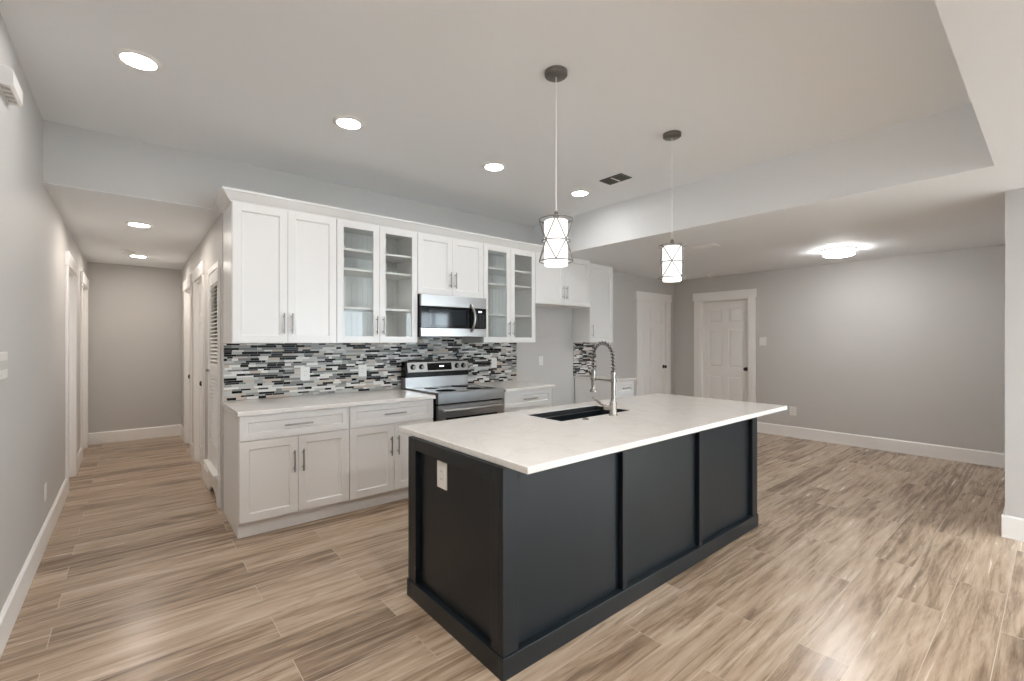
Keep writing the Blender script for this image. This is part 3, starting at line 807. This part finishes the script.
# ------------------------------------------------------------------ outlets and switches
def plate(name, label, cat, mtx, w=0.075, h=0.118, kind='outlet', group=None):
    """local: x width, -y out of the wall, z up, centred on the origin"""
    loc = mtx @ Vector((0, 0, 0)); root = thing(name, label, cat, loc, group)
    def put(nm, bm, m, par=root, **kw): xform(bm, mtx); return obj(nm, bm, m, par, **kw)
    bm = N(); box(bm, -w / 2, w / 2, -0.006, 0, -h / 2, h / 2); put('cover_plate', bm, M_PLATE, bevel=0.002)
    if kind == 'outlet':
        for zc in (0.026, -0.026):
            bm = N(); lathe(bm, [(0.017, -0.0085), (0.017, -0.005)], (0, 0, zc), axis=1, seg=20); s = put('socket', bm, M_PLATE)
            for sx in (-0.0065, 0.0065): bm = N(); box(bm, sx - 0.0012, sx + 0.0012, -0.0090, -0.008, zc - 0.001, zc + 0.009); put('slot', bm, M_SLOT, s)
            bm = N(); box(bm, -0.002, 0.002, -0.0090, -0.008, zc - 0.010, zc - 0.006); put('slot', bm, M_SLOT, s)
    elif kind == 'decora':
        bm = N(); box(bm, -0.0165, 0.0165, -0.0085, -0.005, -0.034, 0.034); s = put('socket', bm, M_PLATE, bevel=0.001)
        for zc in (0.019, -0.019):
            for sx in (-0.0065, 0.0065): bm = N(); box(bm, sx - 0.0012, sx + 0.0012, -0.0090, -0.008, zc - 0.003, zc + 0.006); put('slot', bm, M_SLOT, s)
    else:
        n = max(1, round(w / 0.075))
        for k in range(n):
            xc = (k - (n - 1) / 2) * 0.046
            bm = N(); box(bm, xc - 0.006, xc + 0.006, -0.009, -0.005, -0.014, 0.014); sw = put('switch_base', bm, M_PLATE)
            bm = N(); box(bm, xc - 0.004, xc + 0.004, -0.018, -0.008, 0.0, 0.009); put('toggle', bm, M_PLATE, sw)
ytile = YW - 0.010
plate('wall_outlet', 'white outlet on the mosaic tile nearest the hallway', 'outlet', frame((1.225, ytile, 1.118), (1, 0, 0)), kind='decora', w=0.082)
plate('wall_outlet', 'white outlet on the mosaic tile just left of the stove', 'outlet', frame((1.765, ytile, 1.125), (1, 0, 0)), kind='decora', w=0.082)
plate('wall_outlet', 'white outlet on the mosaic tile right of the stove', 'outlet', frame((3.415, ytile, 1.150), (1, 0, 0)), kind='decora', w=0.082)
plate('wall_outlet', 'white outlet on the plain wall of the empty fridge space', 'outlet', frame((4.215, YW, 1.155), (1, 0, 0)))
plate('wall_outlet', 'white outlet on the panelled end of the dark island', 'outlet', frame((IX0 + 0.028, 2.005, 0.735), (0, -1, 0)), kind='decora', w=0.092, h=0.135)
plate('wall_outlet', 'white outlet low on the grey dining wall', 'outlet', frame((RX, 2.515, 0.386), (0, -1, 0)), w=0.09, h=0.13)
plate('light_switch', 'white light switch beside the door in the grey dining wall', 'switch', frame((RX, 2.932, 1.415), (0, -1, 0)), w=0.10, h=0.13, kind='switch')
plate('wall_outlet', 'white outlet low on the left wall near the hallway', 'outlet', frame((LX, 4.55, 0.36), (0, 1, 0)))
def thermostat():
    root = thing('thermostat', 'white wall control with a grey band on the left wall', 'thermostat', (LX, 3.17, 1.30))
    bm = N(); box(bm, LX, LX + 0.014, 3.00, 3.20, 1.240, 1.365); obj('housing', bm, M_PLATE, root, bevel=0.004)
    bm = N(); box(bm, LX + 0.013, LX + 0.0155, 3.012, 3.190, 1.285, 1.325); obj('screen', bm, mat('grey_screen', (0.58, 0.58, 0.56), 0.3), root)
    bm = N(); box(bm, LX + 0.013, LX + 0.016, 3.04, 3.16, 1.252, 1.262); obj('button', bm, M_PLATE, root)
thermostat()
def chime():
    root = thing('door_chime', 'white box with a slotted underside high on the left wall', 'door chime', (LX, 3.17, 2.575))
    bm = N(); prism(bm, [(LX, 2.575), (-0.424, 2.575), (-0.414, 2.585), (-0.414, 2.650), (-0.422, 2.660), (LX, 2.660)], 1, 3.05, 3.295); obj('housing', bm, M_PLATE, root)
    for k in range(4): bm = N(); box(bm, -0.457, -0.428, 3.08 + k * 0.05, 3.11 + k * 0.05, 2.573, 2.576); obj('slot', bm, M_GRILLE, root)
chime()

# ------------------------------------------------------------------ ceiling fittings
def downlight(label, loc, lens):
    x, y, z = loc
    root = thing('recessed_light', label, 'ceiling light', loc, 'recessed ceiling lights')
    bm = N(); lathe(bm, [(0.074, -0.004), (0.077, -0.009), (0.097, -0.006), (0.104, 0.0), (0.074, 0.0)], loc, seg=40); obj('trim_ring', bm, M_TRIM, root, smooth=True)
    bm = N(); lathe(bm, [(0.0, -0.0055), (0.0745, -0.0055), (0.0745, 0.0)], loc, seg=40); obj('lens', bm, lens, root)
    return root
d0 = downlight('recessed ceiling light nearest the left wall, first of the row of four', (0.03, 3.18, ZT), M_LENS)
for lab, loc in (('recessed ceiling light second from the left wall in the row of four', (1.157, 3.155, ZT)),
                 ('recessed ceiling light third from the left wall in the row of four', (2.414, 3.137, ZT)),
                 ('recessed ceiling light next to the dark ceiling vent, last of the row of four', (3.519, 3.135, ZT))):
    dup(d0, loc, lab)
h0 = downlight('recessed light in the hallway ceiling, nearer the kitchen', (0.055, 5.476, ZL), M_LENSHALL)
dup(h0, (0.065, 7.50, ZL), 'recessed light in the hallway ceiling, beside the smoke detector')
n0 = downlight('added fill light in the raised ceiling above the camera by the left wall', (0.03, 0.95, ZT), M_FILLNEAR)  # pair added outside the view to brighten the base cabinets
dup(n0, (1.10, 0.80, ZT), 'added fill light in the raised ceiling above the camera toward the island')
d1 = downlight('added fill light in the living-room ceiling by the rear window', (1.0, -0.9, ZL), M_FILLLIVING)  # unseen lamps added as fill from behind the camera
for lab, loc in (('added fill light in the middle of the living-room ceiling', (3.0, -0.9, ZL)), ('added fill light in the living-room ceiling by the partition', (5.4, -1.2, ZL)),):
    dup(d1, loc, lab)

def pendant(label, x, y, turn=0.0, dz=0.0):
    root = thing('pendant_light', label, 'pendant light', (x, y, ZT), 'pendant lights over the island')
    z0, z1 = 1.848 + dz, 2.102 + dz
    bm = N(); lathe(bm, [(0.0, -0.026), (0.058, -0.026), (0.064, -0.021), (0.064, 0.0)], (x, y, ZT), seg=32); c = obj('canopy', bm, M_DARKMETAL, root, smooth=True); c['label'] = 'dark nickel ceiling canopy'
    bm = N(); tube(bm, [(x, y, ZT - 0.03), (x, y, z1 + 0.04)], 0.0028, 8); cd = obj('cord', bm, M_TRIM, root, smooth=True); cd['label'] = 'thin pale hanging cord'
    bm = N(); lathe(bm, [(0.004, 0.045), (0.009, 0.040), (0.017, 0.015), (0.020, 0.0), (0.020, -0.012), (0.0, -0.012)], (x, y, z1), seg=20); obj('socket_cap', bm, M_CHROME, root, smooth=True)
    r = 0.066
    bm = N(); lathe(bm, [(0.020, 0.0), (r - 0.004, 0.0), (r, -0.004), (r, z0 - z1 + 0.004), (r - 0.004, z0 - z1), (0.0, z0 - z1)], (x, y, z1 - 0.010), seg=40); s = obj('shade', bm, M_SHADE, root, smooth=True); s['label'] = 'glowing white drum shade'
    ra, rb = 0.094, 0.079; zt, zm, zl = z1 - 0.004, (z0 + z1) / 2 + 0.003, z0 + 0.016
    bm = N(); n = 4
    ring = lambda rr, zz: [(x + rr * math.cos(2 * math.pi * k / 36), y + rr * math.sin(2 * math.pi * k / 36), zz) for k in range(36)]
    for rr, zz in ((ra, zt), (rb, zm), (ra, zl)): tube(bm, ring(rr, zz), 0.0036, 6, closed=True)
    ph = math.atan2(-y, -x) + turn      # a node of the cage faces the doorway side
    P_ = lambda rr, zz, a: (x + rr * math.cos(ph + a), y + rr * math.sin(ph + a), zz)
    for k in range(n):
        a0 = 2 * math.pi * k / n; h = math.pi / n
        for sgn in (-1, 1):
            tube(bm, [P_(ra, zt, a0), P_(rb, zm, a0 + sgn * h)], 0.0038, 6); tube(bm, [P_(ra, zl, a0), P_(rb, zm, a0 + sgn * h)], 0.0038, 6)
    for k in range(3):
        a = 2 * math.pi * k / 3; tube(bm, [P_(ra, zt, a), P_(0.018, zt, a)], 0.002, 6)
    cg = obj('wire_cage', bm, M_WIRE, root, smooth=True); cg['label'] = 'nickel wire cage of diamonds'
pendant('caged pendant light over the sink end of the island, nearer the stove', 1.835, 1.813)
pendant('caged pendant light over the far end of the island, nearer the dining area', 3.035, 1.812, math.pi / 4, 0.014)

def flush_light():
    x, y, z = 6.40, 1.66, ZL
    root = thing('flush_light', 'round flush-mount lamp with metal bands on the dining ceiling', 'ceiling light', (x, y, z))
    bm = N(); lathe(bm, [(0.0, -0.020), (0.165, -0.020), (0.170, -0.012), (0.170, 0.0)], (x, y, z), seg=40); obj('mounting_pan', bm, M_TRIM, root, smooth=True)
    bm = N(); lathe(bm, [(0.0, -0.086), (0.11, -0.084), (0.140, -0.078), (0.152, -0.066), (0.152, -0.020)], (x, y, z), seg=40); obj('glass_bowl', bm, M_FLUSH, root, smooth=True)
    for zz in (-0.034, -0.064):
        bm = N(); tube(bm, [(x + 0.160 * math.cos(2 * math.pi * k / 40), y + 0.160 * math.sin(2 * math.pi * k / 40), z + zz) for k in range(40)], 0.004, 6, closed=True)
        obj('metal_band', bm, M_CHROME, root, smooth=True)
    for k in range(4):
        bm = N(); a = math.pi / 4 + k * math.pi / 2; tube(bm, [(x + 0.160 * math.cos(a), y + 0.160 * math.sin(a), z - 0.015), (x + 0.160 * math.cos(a), y + 0.160 * math.sin(a), z - 0.07)], 0.004, 6)
        obj('band_post', bm, M_CHROME, root, smooth=True)
flush_light()

def vent(label, x0, x1, y0, y1, z, m, group=None, split=True):
    root = thing('ceiling_vent', label, 'vent', ((x0 + x1) / 2, (y0 + y1) / 2, z), group)
    fr = M_VENTDARK if m is M_VENTDARK else M_TRIM
    bm = N(); t = 0.014; d = 0.008
    box(bm, x0, x0 + t, y0, y1, z - d, z); box(bm, x1 - t, x1, y0, y1, z - d, z); box(bm, x0 + t, x1 - t, y0, y0 + t, z - d, z); box(bm, x0 + t, x1 - t, y1 - t, y1, z - d, z)
    obj('frame', bm, fr, root)
    ym = (y0 + y1) / 2
    if split: bm = N(); box(bm, x0 + t, x1 - t, ym - 0.008, ym + 0.008, z - d, z); obj('divider', bm, M_TRIM, root)
    bm = N(); box(bm, x0 + t, x1 - t, y0 + t, y1 - t, z - 0.001, z - 0.0002); obj('backing', bm, M_GAP, root)
    n = 7
    for k in range(n):
        xc = x0 + t + (x1 - x0 - 2 * t) * (k + 0.5) / n
        bm = N(); prism(bm, [(xc - 0.007, z - 0.002), (xc - 0.005, z - 0.001), (xc + 0.006, z - 0.007), (xc + 0.004, z - 0.008)], 1, y0 + t, y1 - t); obj('slat', bm, m, root)
vent('dark grey ceiling vent beside the last recessed light of the row', 3.385, 3.548, 2.525, 2.775, ZT, M_VENTDARK)
vent('white ceiling vent in the lower dining ceiling behind the far pendant', 4.94, 5.09, 2.45, 2.72, ZL, M_TRIM, split=False)
def smoke(label, x, y):
    root = thing('smoke_detector', label, 'smoke detector', (x, y, ZL))
    bm = N(); lathe(bm, [(0.0, -0.038), (0.035, -0.038), (0.052, -0.032), (0.062, -0.014), (0.066, -0.012), (0.066, 0.0)], (x, y, ZL), seg=28); obj('housing', bm, M_PLATE, root, smooth=True)
    bm = N(); lathe(bm, [(0.0, -0.041), (0.010, -0.041), (0.012, -0.037)], (x + 0.02, y, ZL), seg=14); obj('test_button', bm, M_SLOT, root)
smoke('round white smoke detector on the hallway ceiling', -0.035, 7.20)
smoke('round white smoke detector on the dining ceiling above the doors', 7.25, 3.62)
